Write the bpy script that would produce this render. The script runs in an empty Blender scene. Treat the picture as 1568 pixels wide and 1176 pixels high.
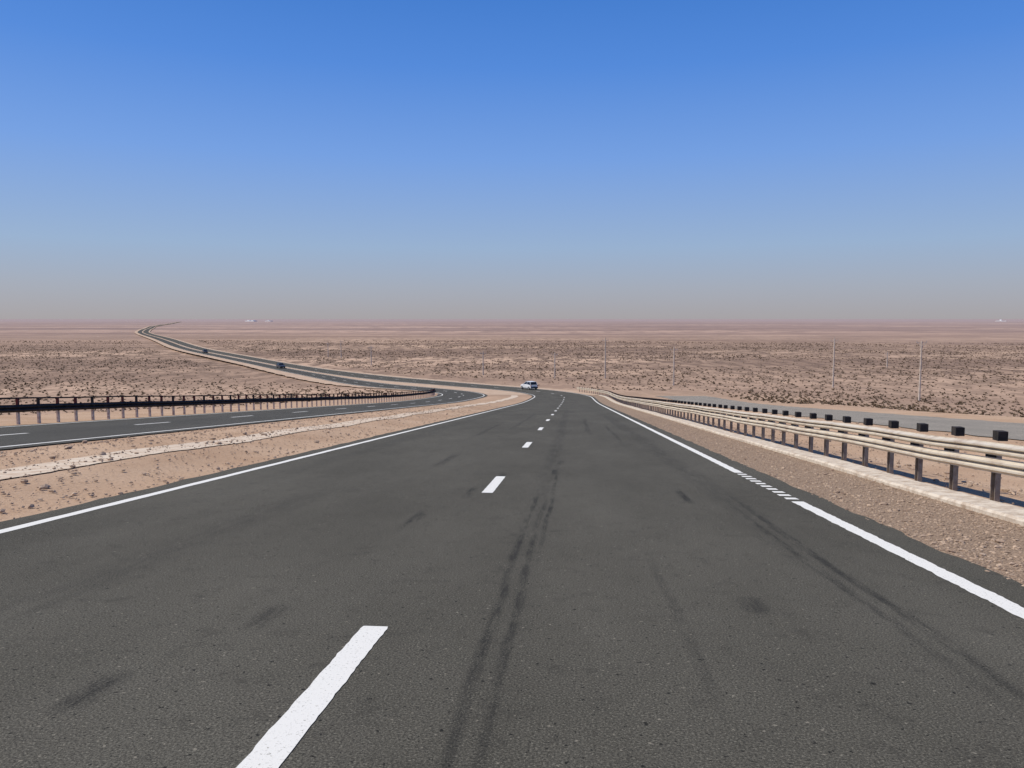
import bpy, math, random
import numpy as np
from mathutils import Vector
random.seed(4); rng=np.random.default_rng(7)
sc=bpy.context.scene
R=math.radians
H0=1.5; SL=0.0934
uh=R(4.51); ux,uy=math.sin(uh),math.cos(uh); nx,ny=uy,-ux

# ---------------------------------------------------------------- terrain
def sstep(a,b,x):
    t=np.clip((x-a)/(b-a),0,1); return t*t*(3-2*t)
def basedrop(D):
    D=np.asarray(D,float)
    d1=H0+SL*np.clip(D,-60,80)
    t=np.clip(D-80,0,140)
    d1=d1+SL*(t-t*t/280.0)
    return d1+1.5*sstep(220,1100,D)
def ground(x,y):
    x=np.asarray(x,float); y=np.asarray(y,float)
    D=x*ux+y*uy; A=x*nx+y*ny
    b=basedrop(D)
    Hp=np.maximum(15.9+1.1*sstep(220,1100,D),b)
    side=0.9*np.maximum(sstep(26,85,A),sstep(27,80,-A))*sstep(-10,70,D)
    d=b+(Hp-b)*side
    near=1-sstep(95,125,D)
    z=-d
    z=z+near*0.13*sstep(6.7,8.4,-A)*(1-sstep(11.0,12.9,-A))
    z=z+near*(0.02*np.sin(D*0.7+A))*sstep(7.0,8.0,-A)*(1-sstep(11.6,12.7,-A))
    z=z-near*0.35*sstep(6.2,8.5,A)*(1-sstep(11.5,13.6,A))
    z=z+0.04*near*np.sin(D*0.9+1.3*A)*sstep(24,30,np.abs(A))
    f=sstep(240,500,np.hypot(x,y))
    z=z+f*0.7*(np.sin(x/170+y/230)+0.6*np.sin(y/95-x/310+1.0)-0.8)
    return z

# reference path
S=np.arange(-40,4600,1.0)
hd=np.interp(S,[118,160,245,290,400,520,1000,1100,1900,2100],[4.51,-36,-35,-32,-31,-28,-27.5,-24.5,-23.5,-22])
k=np.hanning(21); k/=k.sum()
hp=np.pad(hd,10,mode='edge'); hd=np.convolve(hp,k,'valid')
hr=np.radians(hd)
px=np.cumsum(np.sin(hr)); py=np.cumsum(np.cos(hr))
px-=px[40]; py-=py[40]
def path(s,a):
    s=np.asarray(s,float)
    a=-6+(np.asarray(a,float)+6)*(1-.38*sstep(165,300,s))
    x=np.interp(s,S,px); y=np.interp(s,S,py); h=np.interp(s,S,hr)
    return x+a*np.cos(h), y-a*np.sin(h), h
def lift(s):
    return 0.03+np.clip((np.asarray(s,float)-125)*0.003,0,0.7)

# ---------------------------------------------------------------- materials
def newmat(name):
    m=bpy.data.materials.new(name); m.use_nodes=True
    nt=m.node_tree; b=nt.nodes['Principled BSDF']
    b.inputs['Specular IOR Level'].default_value=0.25
    return m,nt,b
class N:
    def __init__(s,nt): s.nt=nt
    def node(s,t,**kw):
        n=s.nt.nodes.new(t)
        for k_,v in kw.items(): setattr(n,k_,v)
        return n
    def set(s,sock,v):
        if isinstance(v,bpy.types.NodeSocket): s.nt.links.new(v,sock)
        else: sock.default_value=v
    def math(s,op,a,b=None,c=None,clamp=False):
        n=s.node('ShaderNodeMath',operation=op,use_clamp=clamp)
        s.set(n.inputs[0],a)
        if b is not None: s.set(n.inputs[1],b)
        if c is not None: s.set(n.inputs[2],c)
        return n.outputs[0]
    def ramp(s,v,a,b,o0=0.0,o1=1.0):
        n=s.node('ShaderNodeMapRange'); s.set(n.inputs[0],v)
        n.inputs[1].default_value=a; n.inputs[2].default_value=b
        n.inputs[3].default_value=o0; n.inputs[4].default_value=o1
        return n.outputs[0]
    def mix(s,f,a,b,mode='MIX'):
        n=s.node('ShaderNodeMix',data_type='RGBA',blend_type=mode)
        s.set(n.inputs[0],f); s.set(n.inputs[6],a); s.set(n.inputs[7],b)
        return n.outputs[2]
    def noise(s,vec,scale,detail=4,rough=0.55,vscale=None):
        if vscale:
            m=s.node('ShaderNodeMapping'); s.nt.links.new(vec,m.inputs[0]); m.inputs['Scale'].default_value=vscale; vec=m.outputs[0]
        n=s.node('ShaderNodeTexNoise'); s.nt.links.new(vec,n.inputs['Vector'])
        n.inputs['Scale'].default_value=scale; n.inputs['Detail'].default_value=detail; n.inputs['Roughness'].default_value=rough
        return n.outputs['Fac']
    def bump(s,h,strength,dist,b):
        n=s.node('ShaderNodeBump'); s.nt.links.new(h,n.inputs['Height'])
        n.inputs['Strength'].default_value=strength; n.inputs['Distance'].default_value=dist
        s.nt.links.new(n.outputs[0],b.inputs['Normal'])
def C(r,g,b): return (r,g,b,1)

# ground
mg,nt,b=newmat('desert_ground'); n=N(nt)
pos=n.node('ShaderNodeNewGeometry').outputs['Position']
n1=n.noise(pos,0.35,4); n2=n.noise(pos,14,5,0.75); n3=n.noise(pos,60,2,0.7)
col=n.mix(n.ramp(n1,0.35,0.65),C(.45,.295,.185),C(.55,.385,.255))
col=n.mix(n.ramp(n2,0.48,0.66,0,0.5),col,C(.26,.155,.095))
col=n.mix(n.ramp(n3,0.52,0.7,0,0.45),col,C(.66,.51,.375))
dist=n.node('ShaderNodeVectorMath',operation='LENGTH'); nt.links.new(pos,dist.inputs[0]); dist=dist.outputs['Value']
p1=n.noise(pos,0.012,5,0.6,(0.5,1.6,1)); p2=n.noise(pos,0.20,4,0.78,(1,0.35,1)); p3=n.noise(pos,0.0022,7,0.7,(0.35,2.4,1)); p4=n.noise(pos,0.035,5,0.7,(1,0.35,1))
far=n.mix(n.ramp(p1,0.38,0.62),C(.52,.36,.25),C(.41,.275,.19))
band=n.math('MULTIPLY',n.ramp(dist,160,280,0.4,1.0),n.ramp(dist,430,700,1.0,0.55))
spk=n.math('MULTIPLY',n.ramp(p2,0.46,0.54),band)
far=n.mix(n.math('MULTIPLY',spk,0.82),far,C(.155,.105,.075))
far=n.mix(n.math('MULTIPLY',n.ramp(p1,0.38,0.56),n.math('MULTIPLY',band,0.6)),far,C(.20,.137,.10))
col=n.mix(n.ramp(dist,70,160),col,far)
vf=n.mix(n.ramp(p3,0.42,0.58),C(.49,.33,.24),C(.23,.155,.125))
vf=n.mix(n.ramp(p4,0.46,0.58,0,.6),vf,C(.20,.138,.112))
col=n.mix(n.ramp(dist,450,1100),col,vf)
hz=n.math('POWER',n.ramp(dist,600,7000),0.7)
col=n.mix(hz,col,C(.355,.278,.262))  # aerial haze painted into the base colour, growing with distance from origin
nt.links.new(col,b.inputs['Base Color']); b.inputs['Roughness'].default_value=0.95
b.inputs['Specular IOR Level'].default_value=0.05
hh=n.math('ADD',n2,n.math('MULTIPLY',n3,0.35)); n.bump(hh,0.6,0.045,b)

# asphalt
def asphalt(name,dark,light,marks,blot=.5):
    m,nt,b=newmat(name); n=N(nt)
    uv=n.node('ShaderNodeUVMap').outputs[0]
    sp=n.node('ShaderNodeSeparateXYZ'); nt.links.new(uv,sp.inputs[0]); U,V=sp.outputs[0],sp.outputs[1]
    a1=n.noise(uv,0.45,5,0.65,(1,0.35,1)); a2=n.noise(uv,85,3,0.85); a3=n.noise(uv,4,5,0.8)
    col=n.mix(n.ramp(a1,0.34,0.66),dark,light)
    col=n.mix(n.ramp(a2,0.45,0.60,0.0,0.75),col,C(.022,.021,.017))
    col=n.mix(n.ramp(a2,0.42,0.33,0,0.75),col,C(.29,.27,.21))
    col=n.mix(n.ramp(a3,0.54,0.70,0,blot),col,C(.040,.037,.030))
    sp2=n.noise(uv,26,2,0.55)
    col=n.mix(n.ramp(sp2,0.66,0.70,0,0.85),col,C(.011,.011,.010))
    col=n.mix(n.ramp(sp2,0.31,0.28,0,0.65),col,C(.29,.26,.20))
    if marks:
        wob=n.math('MULTIPLY',n.math('SUBTRACT',n.noise(uv,0.22,1,0.5,(0.01,1,1)),0.5),0.22)
        Uw=n.math('ADD',U,wob)
        NF=n.ramp(n.noise(uv,1.0,5,0.8,(9,1.2,1)),0.38,0.58)
        tot=None
        for (c,w,s0,s1,st) in marks:
            d=n.math('ABSOLUTE',n.math('SUBTRACT',Uw,c))
            band=n.ramp(d,w*0.3,w,1,0)
            L=s1-s0
            rng_=n.math('MULTIPLY',n.ramp(V,s0,s0+L*.25),n.ramp(V,s1-L*.25,s1,1,0))
            f=n.math('MULTIPLY',n.math('MULTIPLY',band,rng_),n.math('MULTIPLY',NF,st))
            tot=f if tot is None else n.math('MAXIMUM',tot,f)
        tot=n.math('MULTIPLY',tot,n.ramp(a2,.3,.6,.6,1.0))
        col=n.mix(tot,col,C(.016,.016,.015))
    nt.links.new(col,b.inputs['Base Color']); b.inputs['Roughness'].default_value=0.95
    b.inputs['Specular IOR Level'].default_value=0.12
    n.bump(a2,0.6,0.006,b)
    return m
marks=[(-.49,.05,1,12.5,.8),(-.36,.05,1,11.5,.75),(-.27,.04,6,15.5,.8),(-.40,.22,1,60,.35),
       (2.05,.06,3,10.5,.75),(2.2,.07,2,12.5,.75),(2.1,.28,1,50,.35),
       (-1.75,.10,7.6,9.1,.8),(-1.45,.09,10.1,11.4,.75),(-1.2,.08,12,13.6,.65),(-2.6,.12,14,17.5,.65),(1.55,.08,10,11.6,.9),(-1.95,.10,4.3,5.0,.6),(-2.3,.12,3.1,3.7,.75),
       (-3.1,.14,22,36,.55),(.6,.12,24,42,.6),(-4.9,.35,1,80,.25),(1.4,.08,20,34,.6),(-.3,.10,13.0,14.2,.9),(-.25,.10,15,16,.9),(1.25,.12,5.0,5.5,.6),(.7,.05,3,7,.45),(-3.6,.3,2,12,.28),(-2.3,.12,28,50,.5),(1.9,.12,26,50,.5)]
m_as=asphalt('asphalt',C(.090,.083,.064),C(.132,.122,.096),marks)
m_as2=asphalt('asphalt_old',C(.080,.076,.063),C(.108,.102,.086),None,.2)
m_as3=asphalt('asphalt_pale',C(.33,.295,.24),C(.42,.37,.30),None,.1)

def simple(name,c1,c2,scale,thr=(0.4,0.65),rough=0.8,bump=0.2,metal=0,bd=0.01):
    m,nt,b=newmat(name); n=N(nt)
    tc=n.node('ShaderNodeNewGeometry').outputs['Position']
    a=n.noise(tc,scale,4,0.7)
    nt.links.new(n.mix(n.ramp(a,*thr),c1,c2),b.inputs['Base Color'])
    b.inputs['Roughness'].default_value=rough; b.inputs['Metallic'].default_value=metal
    b.inputs['Specular IOR Level'].default_value=.12
    if bump: n.bump(a,bump,bd,b)
    return m
m_paint=simple('road_paint',C(.76,.74,.67),C(.25,.24,.20),70,(0.58,0.70),.8,.4,0,.003)
m_conc=simple('kerb_concrete',C(.64,.56,.45),C(.38,.29,.21),6,(0.42,0.7),0.9,0.4)
m_gut=simple('dusty_concrete',C(.66,.55,.42),C(.50,.36,.245),3.2,(0.44,0.66),0.95,0.5,0,0.03)
m_shl=simple('pale_shoulder',C(.54,.40,.28),C(.45,.31,.21),0.6,(0.4,0.65),0.95,0.4)
m_shg=simple('gravel_shoulder',C(.42,.30,.205),C(.17,.12,.08),48,(0.42,0.58),0.95,0.9,0,0.015)
m_rail=simple('galvanised_rail',C(.64,.57,.46),C(.42,.33,.25),3.0,(0.45,0.75),0.6,0.1,0.1)
m_post=simple('weathered_post',C(.36,.32,.27),C(.20,.15,.12),6,(0.4,0.7),0.7,0.1,0.2)
m_blk=simple('shaded_bracket',C(.03,.028,.026),C(.06,.05,.045),6)  # spacers and post tops in shadow: the shade is in this colour
m_drail=simple('shaded_rail',C(.030,.025,.024),C(.06,.045,.04),3)  # shade on the left beam's road-facing side, put into its base colour
m_red=simple('red_post_cap',C(.16,.04,.035),C(.07,.03,.03),6)
m_lpost=simple('pale_post',C(.66,.55,.46),C(.36,.25,.2),6)
m_stone=simple('gravel_stone',C(.52,.39,.28),C(.24,.165,.115),9,(0.35,0.65),0.9,0.3)
m_wood=simple('pole_wood',C(.62,.53,.44),C(.46,.38,.31),2)
m_shrub=simple('dry_scrub',C(.12,.085,.052),C(.20,.14,.088),0.4,bump=0)
m_white=simple('white_plaster',C(.85,.84,.81),C(.75,.73,.7),0.2,bump=0)
def flat(name,c,rough=.4,metal=0,spec=.5):
    m,nt,b=newmat(name); n=N(nt)
    g=n.node('ShaderNodeNewGeometry').outputs['Position']
    a=n.noise(g,5,3); nt.links.new(n.mix(n.ramp(a,.3,.7,0,.25),c,tuple(x*.75 for x in c[:3])+(1,)),b.inputs['Base Color'])
    b.inputs['Roughness'].default_value=rough; b.inputs['Metallic'].default_value=metal; b.inputs['Specular IOR Level'].default_value=spec
    return m
m_cw=flat('car_paint_white',C(.82,.82,.80),.3); m_cd=flat('car_paint_dark',C(.04,.042,.05),.3)
m_gl=flat('car_glass',C(.015,.018,.022),.12,0,.3); m_ty=flat('tyre',C(.02,.02,.02),.9,0,.1)
m_tl=flat('tail_lamp',C(.4,.02,.02),.3); m_hub=flat('wheel_hub',C(.45,.45,.45),.4,.6)
m_ins=flat('insulator',C(.35,.3,.28),.3)

# ---------------------------------------------------------------- mesh helpers
def mkobj(name,verts,faces,mats,midx=None,uv=None,smooth=False,parent=None):
    me=bpy.data.meshes.new(name)
    me.from_pydata([tuple(map(float,v)) for v in verts],[],[tuple(map(int,f)) for f in faces])
    for m in mats: me.materials.append(m)
    if midx is not None: me.polygons.foreach_set('material_index',np.asarray(midx,dtype=np.int32))
    if uv is not None:
        l=me.uv_layers.new(name='UVMap'); vi=np.zeros(len(me.loops),dtype=np.int32); me.loops.foreach_get('vertex_index',vi)
        l.data.foreach_set('uv',np.asarray(uv,dtype=np.float32)[vi].ravel())
    if smooth: me.polygons.foreach_set('use_smooth',[True]*len(me.polygons))
    me.update()
    o=bpy.data.objects.new(name,me); sc.collection.objects.link(o)
    if parent: o.parent=parent
    return o
def srange(s0,s1,fine=False):
    out=[s0]; s=s0
    while s<s1:
        st=(0.05 if fine and 0<s<16 else 0.25) if s<20 else 0.5 if s<60 else 1 if s<300 else 4 if s<1000 else 12
        s=min(s+st,s1); out.append(s)
    return np.array(out)
def shiftfn(sh): return (lambda s: sh*sstep(150,240,s)) if sh else (lambda s: 0*np.asarray(s,float))
def ribbon(name,a0,a1,s0,s1,dl,mat,na=2,jit=0.0,sh=0,jf=1.0,fine=False):
    ss=srange(s0,s1,fine); sf=shiftfn(sh)(ss)
    V=[];UV=[];F=[]
    j0=jit*(np.sin(ss*3.1*jf+a0)+np.sin(ss*7.7*jf+1)*.6+rng.normal(0,.6,len(ss))); j1=jit*(np.sin(ss*2.7*jf+a1)+np.sin(ss*8.9*jf+2)*.6+rng.normal(0,.6,len(ss)))
    for i in range(na+1):
        t=i/na
        a=(a0+sf+j0)*(1-t)+(a1+sf+j1)*t
        x,y,h=path(ss,a); z=ground(x,y)+lift(ss)+dl
        V.append(np.stack([x,y,z],1)); UV.append(np.stack([a-sf,ss],1))
    m=len(ss); V=np.concatenate(V);UV=np.concatenate(UV)
    for i in range(na):
        for j in range(m-1):
            F.append((i*m+j,(i+1)*m+j,(i+1)*m+j+1,i*m+j+1))
    return V,UV,F
def ribobj(name,segs,mat):
    V=[];UV=[];F=[];o=0
    for v,u,f in segs:
        V.append(v);UV.append(u);F+= [tuple(q+o for q in ff) for ff in f]; o+=len(v)
    return mkobj(name,np.concatenate(V),F,[mat],uv=np.concatenate(UV))

# terrain sheet
def axis(lo,hi):
    def half(L):
        out=[0.0]; x=0
        while x<L:
            st=0.4 if x<30 else 0.8 if x<60 else 2 if x<260 else max(6,x*0.03)
            x+=st; out.append(x)
        return out
    return np.array(sorted(set(half(hi)+[-q for q in half(lo)])))
gx=axis(30000,30000); gy=axis(200,40000)
X,Yg=np.meshgrid(gx,gy,indexing='ij'); Z=ground(X,Yg)
nxg,nyg=len(gx),len(gy)
V=np.stack([X.ravel(),Yg.ravel(),Z.ravel()],1)
idx=np.arange(nxg*nyg).reshape(nxg,nyg)
F=np.stack([idx[:-1,:-1].ravel(),idx[1:,:-1].ravel(),idx[1:,1:].ravel(),idx[:-1,1:].ravel()],1)
me=bpy.data.meshes.new('desert_ground')
me.vertices.add(len(V)); me.vertices.foreach_set('co',V.astype(np.float32).ravel())
me.loops.add(F.size); me.loops.foreach_set('vertex_index',F.astype(np.int32).ravel())
me.polygons.add(len(F)); me.polygons.foreach_set('loop_start',np.arange(0,F.size,4,dtype=np.int32)); 
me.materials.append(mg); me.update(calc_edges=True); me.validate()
me.polygons.foreach_set('use_smooth',[True]*len(me.polygons))
o=bpy.data.objects.new('desert_ground',me); sc.collection.objects.link(o)

# roads
ribobj('road',[ribbon('r',-6.15,3.45,-40,4500,0.0,m_as,6,0.02)],m_as)
ribobj('road',[ribbon('r',-21.0,-13.25,-40,4500,0.0,m_as2,6,0.02,5)],m_as2)
ribobj('service_road',[ribbon('r',14.2,22.5,-30,125,0.0,m_as3,4,0.12,jf=.4)],m_as3)
ribobj('road_shoulder',[ribbon('r',-21.5,6.2,128,4500,-0.012,m_shl,14,0.25,0,jf=.2)],m_shl)
ribobj('gravel_shoulder',[ribbon('r',3.2,5.08,-20,128,-0.008,m_shg,3,0.05)],m_shg)
ribobj('drain_strip',[ribbon('r',-9.4,-8.35,-20,126,-0.014,m_gut,4,0.03,jf=.3)],m_gut)

# markings
P=0.004; segs=[]
segs.append(ribbon('m',-5.80,-5.66,-30,600,P,m_paint,1,0.004))
for s0,s1 in ((-30,10.4),(14.0,600)): segs.append(ribbon('m',2.93,3.09,s0,s1,P,m_paint,1,0.0045,jf=4,fine=True))
s=10.6
while s<13.9: segs.append(ribbon('m',2.93,3.09,s,s+0.17,P,m_paint,1,0.006)); s+=0.34
s=4.52-2.5-8.7
while s<260: segs.append(ribbon('m',-1.28,-1.12,s,s+(2.5 if s<4 else 2.1),P,m_paint,1,0.0025,jf=6,fine=True)); s+=8.7
segs.append(ribbon('m',-13.85,-13.7,-30,500,P,m_paint,1,0.006,5))
segs.append(ribbon('m',-20.6,-20.45,-30,500,P,m_paint,1,0.006,5))
s=-14
while s<240: segs.append(ribbon('m',-17.2,-17.03,s,s+2.6,P,m_paint,1,0.006,5)); s+=8.54
ribobj('road_markings',segs,m_paint)

# ---------------------------------------------------------------- builder
class B:
    def __init__(s): s.v=[];s.f=[];s.m=[]
    def add(s,vs,fs,mi):
        o=len(s.v); s.v+= [tuple(v) for v in vs]; s.f+=[tuple(i+o for i in f) for f in fs]; s.m+=[mi]*len(fs)
    def box(s,c,hx,hy,hz,h=0,mi=0,taper=1):
        vs=[]
        ca,sa=math.cos(h),math.sin(h)
        for dz in (-1,1):
            k_=1 if dz<0 else taper
            for dx,dy in ((-1,-1),(1,-1),(1,1),(-1,1)):
                a,b_=dx*hx*k_,dy*hy*k_
                vs.append((c[0]+a*ca+b_*sa,c[1]-a*sa+b_*ca,c[2]+dz*hz))
        s.add(vs,[(0,3,2,1),(4,5,6,7),(0,1,5,4),(1,2,6,5),(2,3,7,6),(3,0,4,7)],mi)
    def cyl(s,p0,p1,r0,r1,mi,n=10):
        p0,p1=Vector(p0),Vector(p1); d=(p1-p0).normalized(); a=d.orthogonal().normalized(); b_=d.cross(a)
        vs=[]
        for p,r in ((p0,r0),(p1,r1)):
            for i in range(n):
                t=2*math.pi*i/n; vs.append(tuple(p+a*math.cos(t)*r+b_*math.sin(t)*r))
        fs=[(i,(i+1)%n,n+(i+1)%n,n+i) for i in range(n)]+[tuple(range(n-1,-1,-1)),tuple(range(n,2*n))]
        s.add(vs,fs,mi)
    def sweep(s,prof,ss,mi,closed=True,wav=0):
        m=len(prof); vs=[]
        for q in ss:
            w=wav*(math.sin(q*.9)+math.sin(q*.37+1)+random.uniform(-.8,.8))
            for a,k_ in prof:
                x,y,h=path(q,a+w*.6); x0,y0,_=path(q,prof[0][0]); z=float(ground(x0,y0))+float(lift(q))-.03+k_+w
                vs.append((float(x),float(y),z))
        fs=[]
        for i in range(len(ss)-1):
            for j in range(m if closed else m-1):
                fs.append((i*m+j,i*m+(j+1)%m,(i+1)*m+(j+1)%m,(i+1)*m+j))
        if closed: fs+= [tuple(range(m)),tuple(range(len(ss)*m-1,(len(ss)-1)*m-1,-1))]
        s.add(vs,fs,mi)
    def obj(s,name,mats,parent=None): return mkobj(name,s.v,s.f,mats,s.m,parent=parent)
def wbeam(a,k,hgt,sgn,d=.07):
    pts=[(0,0),(.0,.06),(1,.22),(1,.34),(0,.5),(1,.66),(1,.78),(0,.94),(0,1)]
    fr=[(a+sgn*d*p,k+hgt*q) for p,q in pts]
    bk=[(a+sgn*d*p-sgn*.012,k+hgt*q) for p,q in reversed(pts)]
    return fr+bk
sp=1.18
# right guardrail
g=B(); ss=np.concatenate([np.arange(-10,60,1.18),np.arange(60,141,2.36)])
g.sweep(wbeam(5.66,.44,.20,-1),ss,0,wav=.006); g.sweep(wbeam(5.66,.68,.17,-1),ss,0,wav=.007)
s=-9.4+.28
while s<140:
    x,y,h=path(s,5.86); z=float(ground(*path(s,5.66)[:2]))+float(lift(s))-.03; x=float(x);y=float(y);h=float(h)
    lean=random.uniform(-.012,.012)
    g.box((x+lean,y,z+.33),.008,.055,.46,h,1)
    for e in (-1,1):
        xa,ya,_=path(s+e*.055,5.83); g.box((float(xa)+lean,float(ya),z+.33),.035,.006,.46,h,1)
    g.box((x+lean,y,z+.925),.065,.07,.065,h,2)
    xa,ya,_=path(s,5.75); g.box((float(xa),float(ya),z+.66),.06,.045,.15,h,2)
    s+=sp
g.obj('guardrail',[m_rail,m_post,m_blk])
# left guardrail
g=B(); ss=np.arange(-6,132,1.18*1)
g.sweep(wbeam(-21.65,.50,.30,1),ss,0,wav=.008)
s=-5.7
i=0
while s<131:
    x,y,h=path(s,-21.8); z=float(ground(*path(s,-21.65)[:2]))+float(lift(s))-.03; x=float(x);y=float(y);h=float(h)
    g.box((x,y,z+.2),.04,.055,.40,h,1)
    g.box((x,y,z+.82),.045,.045,.22,h,2 if i%3 else 0)
    s+=sp;i+=1
prof=[(-21.8+.04*math.cos(t),1.05+.035*math.sin(t)) for t in np.linspace(0,2*math.pi,7)[:-1]]
g.sweep(prof,ss,0,wav=.008)
g.obj('guardrail',[m_drail,m_lpost,m_red])
# right kerb
k_=B(); ss=np.arange(-10,126,.35)
k_.sweep([(5.02,-.05),(5.02,.07),(5.05,.10),(5.46,.115),(5.50,.08),(5.50,-.3)],ss,0,wav=.006)
k_.obj('kerb',[m_conc])

# ---------------------------------------------------------------- stones
ico=[(0,0,1),(.89,0,.45),(.28,.85,.45),(-.72,.53,.45),(-.72,-.53,.45),(.28,-.85,.45),(.72,.53,-.45),(-.28,.85,-.45),(-.89,0,-.45),(-.28,-.85,-.45),(.72,-.53,-.45),(0,0,-1)]
icf=[(0,1,2),(0,2,3),(0,3,4),(0,4,5),(0,5,1),(1,6,2),(2,7,3),(3,8,4),(4,9,5),(5,10,1),(6,7,2),(7,8,3),(8,9,4),(9,10,5),(10,6,1)]
ico=np.array(ico); 
def stones(name,N_,fa,fs,fr,mat):
    a=fa(N_); s=fs(N_); r=np.minimum(fr(N_),.09)
    x,y,h=path(s,a); z=ground(x,y)+.022
    V=ico[None]*(1+rng.uniform(-.35,.35,(N_,12,1)))
    V=V*np.stack([r*rng.uniform(.8,1.4,N_),r*rng.uniform(.8,1.4,N_),r*rng.uniform(.45,.8,N_)],1)[:,None,:]
    V=V+np.stack([x,y,z+r*.15],1)[:,None,:]
    F=(np.array(icf)[None]+12*np.arange(N_)[:,None,None]).reshape(-1,3)
    mkobj(name,V.reshape(-1,3),F,[mat])
def sdist(lo,hi,p=2.0): return lambda n_: lo+(hi-lo)*rng.random(n_)**p
stones('gravel',12000,lambda n_:rng.uniform(3.42,5.02,n_),sdist(4,45),lambda n_:rng.lognormal(-4.5,.4,n_),m_stone)
stones('gravel',9000,lambda n_:rng.uniform(-13.0,-6.2,n_),sdist(6,70,1.6),lambda n_:rng.lognormal(-4.4,.5,n_),m_stone)
stones('rubble',160,lambda n_:rng.normal(-9.6,.9,n_).clip(-12.8,-7),sdist(8,90,1.3),lambda n_:rng.lognormal(-3.3,.4,n_),m_stone)
stones('gravel',4000,lambda n_:rng.uniform(5.9,13.8,n_),sdist(5,60,1.5),lambda n_:rng.lognormal(-4.2,.5,n_),m_stone)

# ---------------------------------------------------------------- scrub
def scrub(name,N_,ylo,yhi,p,rlo,rhi):
    y=ylo+(yhi-ylo)*rng.random(N_)**p; x=(rng.random(N_)*1.9-.95)*(y*.85+10)
    keep=(np.sin(x/23+np.sin(y/31)*2)+np.sin(y/17+x/60)+rng.normal(0,1,N_))>-.5
    x,y=x[keep],y[keep]
    D=x*ux+y*uy; A=x*nx+y*ny
    keep=~((A>-29)&(A<25)&(D<150)); x,y=x[keep],y[keep]
    q=np.arange(100,1400,4); hx_,hy_,_=path(q,-6.0)
    ok=np.ones(len(x),bool)
    for i in range(0,len(x),2000):
        d=np.hypot(x[i:i+2000,None]-hx_[None],y[i:i+2000,None]-hy_[None]).min(1); ok[i:i+2000]=d>18
    x,y=x[ok],y[ok]; M=len(x); z=ground(x,y); r=rng.uniform(rlo,rhi,M)*(1+y/700)
    T=10
    th=rng.uniform(0,2*np.pi,(M,T)); ph=rng.uniform(.05,1.2,(M,T))
    L=r[:,None]*rng.uniform(.6,1.15,(M,T))
    tip=np.stack([np.cos(th)*np.cos(ph)*L,np.sin(th)*np.cos(ph)*L,np.sin(ph)*L*.7],2)
    w=r[:,None]*.32
    b0=tip*.25+np.stack([-np.sin(th)*w,np.cos(th)*w,np.zeros_like(th)],2); b1=tip*.25-np.stack([-np.sin(th)*w,np.cos(th)*w,-np.zeros_like(th)],2)
    V=np.stack([b0,b1,tip],2)+np.stack([x,y,z],1)[:,None,None,:]
    V=V.reshape(-1,3); F=np.arange(len(V)).reshape(-1,3)
    mkobj(name,V,F,[m_shrub])
scrub('desert_scrub',40000,95,560,1.2,.15,.48)

# ---------------------------------------------------------------- utility poles
def pole(x,y,h,kind=0,rot=0):
    z=float(ground(x,y)); e=bpy.data.objects.new('utility_pole',None); sc.collection.objects.link(e); e.location=(x,y,z)
    b_=B(); b_.cyl((0,0,-.4),(0,0,h),.19,.13,0)
    ca,sa=math.cos(rot),math.sin(rot)
    if kind==0:
        b_.box((0,0,h-.5),.8,.05,.05,rot,0)
        for d in (-.7,0,.7): b_.cyl((d*ca,-d*sa,h-.44 if d else h),(d*ca,-d*sa,h-.12 if d else h+.3),.05,.04,1,8)
    else:
        for d in (-1,1):
            b_.cyl((0,0,h-1.2),(d*.8*ca,-d*.8*sa,h-.2),.06,.05,0,8); b_.cyl((d*.8*ca,-d*.8*sa,h-.2),(d*.8*ca,-d*.8*sa,h+.1),.06,.04,1,8)
        b_.box((0,0,h-.25),.85,.05,.05,rot,0)
    b_.obj('pole_mast',[m_wood,m_ins],e)
for a in ((72,172,11,0,.3),(75,141,11,1,.3),(35.8,170,8.4,0,.2),(24,198,10.3,0,.2),(11,198,6.6,0,.1),(-8,212,6.4,0,0),(-48,262,6.5,0,0),(-70,315,7,0,0),(-77,322,6,0,0),(122,250,5,0,0)):
    pole(*a)

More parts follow.
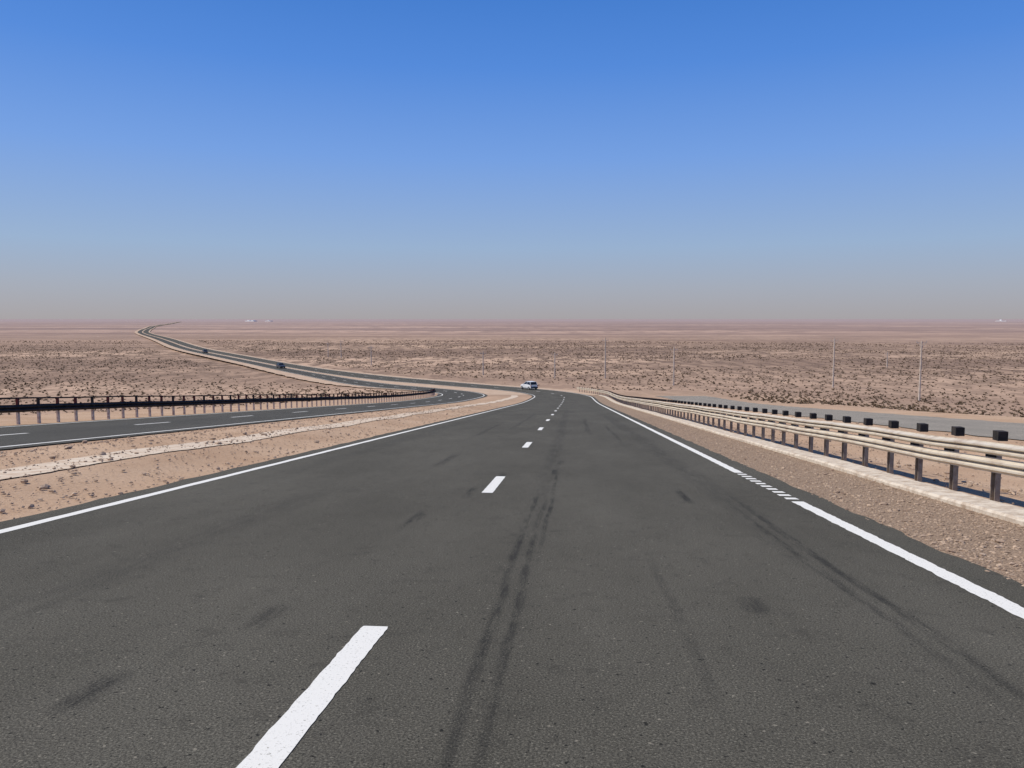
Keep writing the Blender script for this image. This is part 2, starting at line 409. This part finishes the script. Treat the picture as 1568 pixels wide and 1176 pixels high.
# ---------------------------------------------------------------- cars
def car(s,a,paint,flip=False,name='car'):
    x,y,h=path(s,a); x,y,h=float(x),float(y),float(h)
    z=float(ground(x,y))+float(lift(s))
    e=bpy.data.objects.new(name,None); sc.collection.objects.link(e); e.location=(x,y,z); e.rotation_euler=(0,0,-h+(math.pi if flip else 0))
    prof=[(-2.1,.45,.95),(-2.05,.32,1.0),(-1.2,.28,1.02),(0,.28,1.0),(1.0,.28,.98),(1.9,.32,.80),(2.12,.45,.66)]
    b_=B(); vs=[]
    for yy,zb,zt in prof:
        w=.86 if abs(yy)<2 else .76
        for xx,zz in ((-w*.93,zb),(-w,zb+.15),(-w,zt-.12),(-w*.92,zt),(w*.92,zt),(w,zt-.12),(w,zb+.15),(w*.93,zb)): vs.append((xx,yy,zz))
    fs=[]
    for i in range(len(prof)-1):
        for j in range(8): fs.append((i*8+j,i*8+(j+1)%8,(i+1)*8+(j+1)%8,(i+1)*8+j))
    fs+=[tuple(range(7,-1,-1)),tuple(range(len(vs)-8,len(vs)))]
    b_.add(vs,fs,0)
    lo=[(-.79,-2.0,.99),(.79,-2.0,.99),(.79,.95,.98),(-.79,.95,.98)]; hi=[(-.62,-1.65,1.55),(.62,-1.65,1.55),(.62,.1,1.52),(-.62,.1,1.52)]
    b_.add(lo+hi,[(0,1,5,4),(1,2,6,5),(2,3,7,6),(3,0,4,7)],1)
    b_.box((0,-.78,1.56),.64,.9,.03,0,0)
    for sx in (-1,1):
        for (p,q) in (((sx*.79,-1.98,.99),(sx*.63,-1.64,1.55)),((sx*.79,.95,.98),(sx*.63,.1,1.53)),((sx*.795,-.5,.99),(sx*.63,-.55,1.54))): b_.cyl(p,q,.045,.04,0,6)
        b_.box((sx*.72,-2.09,.84),.12,.04,.10,0,3); b_.box((sx*.62,2.07,.62),.16,.05,.07,0,4)
        b_.box((sx*.95,.62,1.02),.09,.05,.07,0,0)
        for yy in (-1.35,1.35):
            b_.cyl((sx*.66,yy,.32),(sx*.88,yy,.32),.32,.32,2,18); b_.cyl((sx*.881,yy,.32),(sx*.895,yy,.32),.19,.17,4,12)
    b_.box((0,-2.13,.50),.78,.05,.10,0,2); b_.box((0,-2.115,.74),.26,.015,.06,0,4); b_.box((0,2.14,.48),.7,.04,.1,0,2)
    b_.obj('body',[paint,m_gl,m_ty,m_tl,m_hub],e)
car(151,1.0,m_cw); car(268,-11,m_cd,True); car(395,-11,m_cd,True)

# distant buildings
def bld(x,y,w,d,h,roofs):
    z=float(ground(x,y)); e=bpy.data.objects.new('white_building',None); sc.collection.objects.link(e); e.location=(x,y,z); e.rotation_euler=(0,0,R(-38))
    b_=B(); b_.box((0,0,h/2-.5),w/2,d/2,h/2+.5,0,0); b_.box((0,0,h+.3),w/2+.3,d/2+.3,.3,0,0)
    for dx,ww,hh_ in roofs: b_.box((dx,0,h+.6+hh_/2),ww/2,d/3,hh_/2,0,0)
    i=-w/2+4
    while i<w/2-3: b_.box((i,-d/2-.02,h*.55),.7,.05,h*.12,0,1); i+=9
    b_.obj('walls',[m_white,m_gl],e)
bld(-1690,5000,95,26,5,[(-20,20,3),(25,14,3)]); bld(-1590,5050,60,20,4,[(0,10,2)])
bld(3160,5000,34,20,5,[(4,10,8)]); bld(3230,5100,60,18,4,[])

# ---------------------------------------------------------------- light
el=R(54); az=R(-88)
d=Vector((math.sin(az)*math.cos(el),math.cos(az)*math.cos(el),math.sin(el)))
L=bpy.data.lights.new('sun','SUN'); L.energy=4.2; L.angle=R(.53); L.color=(1,.935,.82)
lo=bpy.data.objects.new('sun',L); sc.collection.objects.link(lo); lo.rotation_euler=d.to_track_quat('Z','Y').to_euler()
w=bpy.data.worlds.new('World'); sc.world=w; w.use_nodes=True; nt=w.node_tree; n=N(nt)
bg=nt.nodes['Background']; sk=nt.nodes.new('ShaderNodeTexSky'); sk.sky_type='NISHITA'; sk.sun_disc=False
sk.sun_elevation=el; sk.sun_rotation=az; sk.air_density=1.0; sk.dust_density=1.0; sk.ozone_density=3; sk.altitude=300
tc=n.node('ShaderNodeTexCoord').outputs['Generated']; sp_=n.node('ShaderNodeSeparateXYZ'); nt.links.new(tc,sp_.inputs[0])
cr=n.node('ShaderNodeValToRGB'); nt.links.new(sp_.outputs[2],cr.inputs[0])
st=[(0.0,(.40,.375,.395)),(.04,(.375,.41,.50)),(.09,(.32,.445,.65)),(.198,(.18,.36,.79)),(.30,(.085,.26,.74)),(.38,(.050,.205,.65)),(.7,(.03,.12,.42)),(1,(.02,.09,.34))]
e=cr.color_ramp.elements
while len(e)<len(st): e.new(.5)
for q,(p_,c) in zip(e,st): q.position=p_; q.color=(*c,1)
sc_=n.mix(1.0,cr.outputs[0],C(1/.09,1/.09,1/.09),'MULTIPLY')
nt.links.new(n.mix(.88,sk.outputs[0],sc_),bg.inputs[0]); bg.inputs[1].default_value=.09

cam=bpy.data.cameras.new('camera'); co=bpy.data.objects.new('camera',cam); sc.collection.objects.link(co)
cam.sensor_width=36; cam.lens=27.05; cam.clip_start=.1; cam.clip_end=100000
co.location=(0,0,0); co.rotation_euler=(R(90-4.85),0,0); sc.camera=co
sc.view_settings.view_transform='Standard'; sc.view_settings.look='None'; sc.view_settings.exposure=0
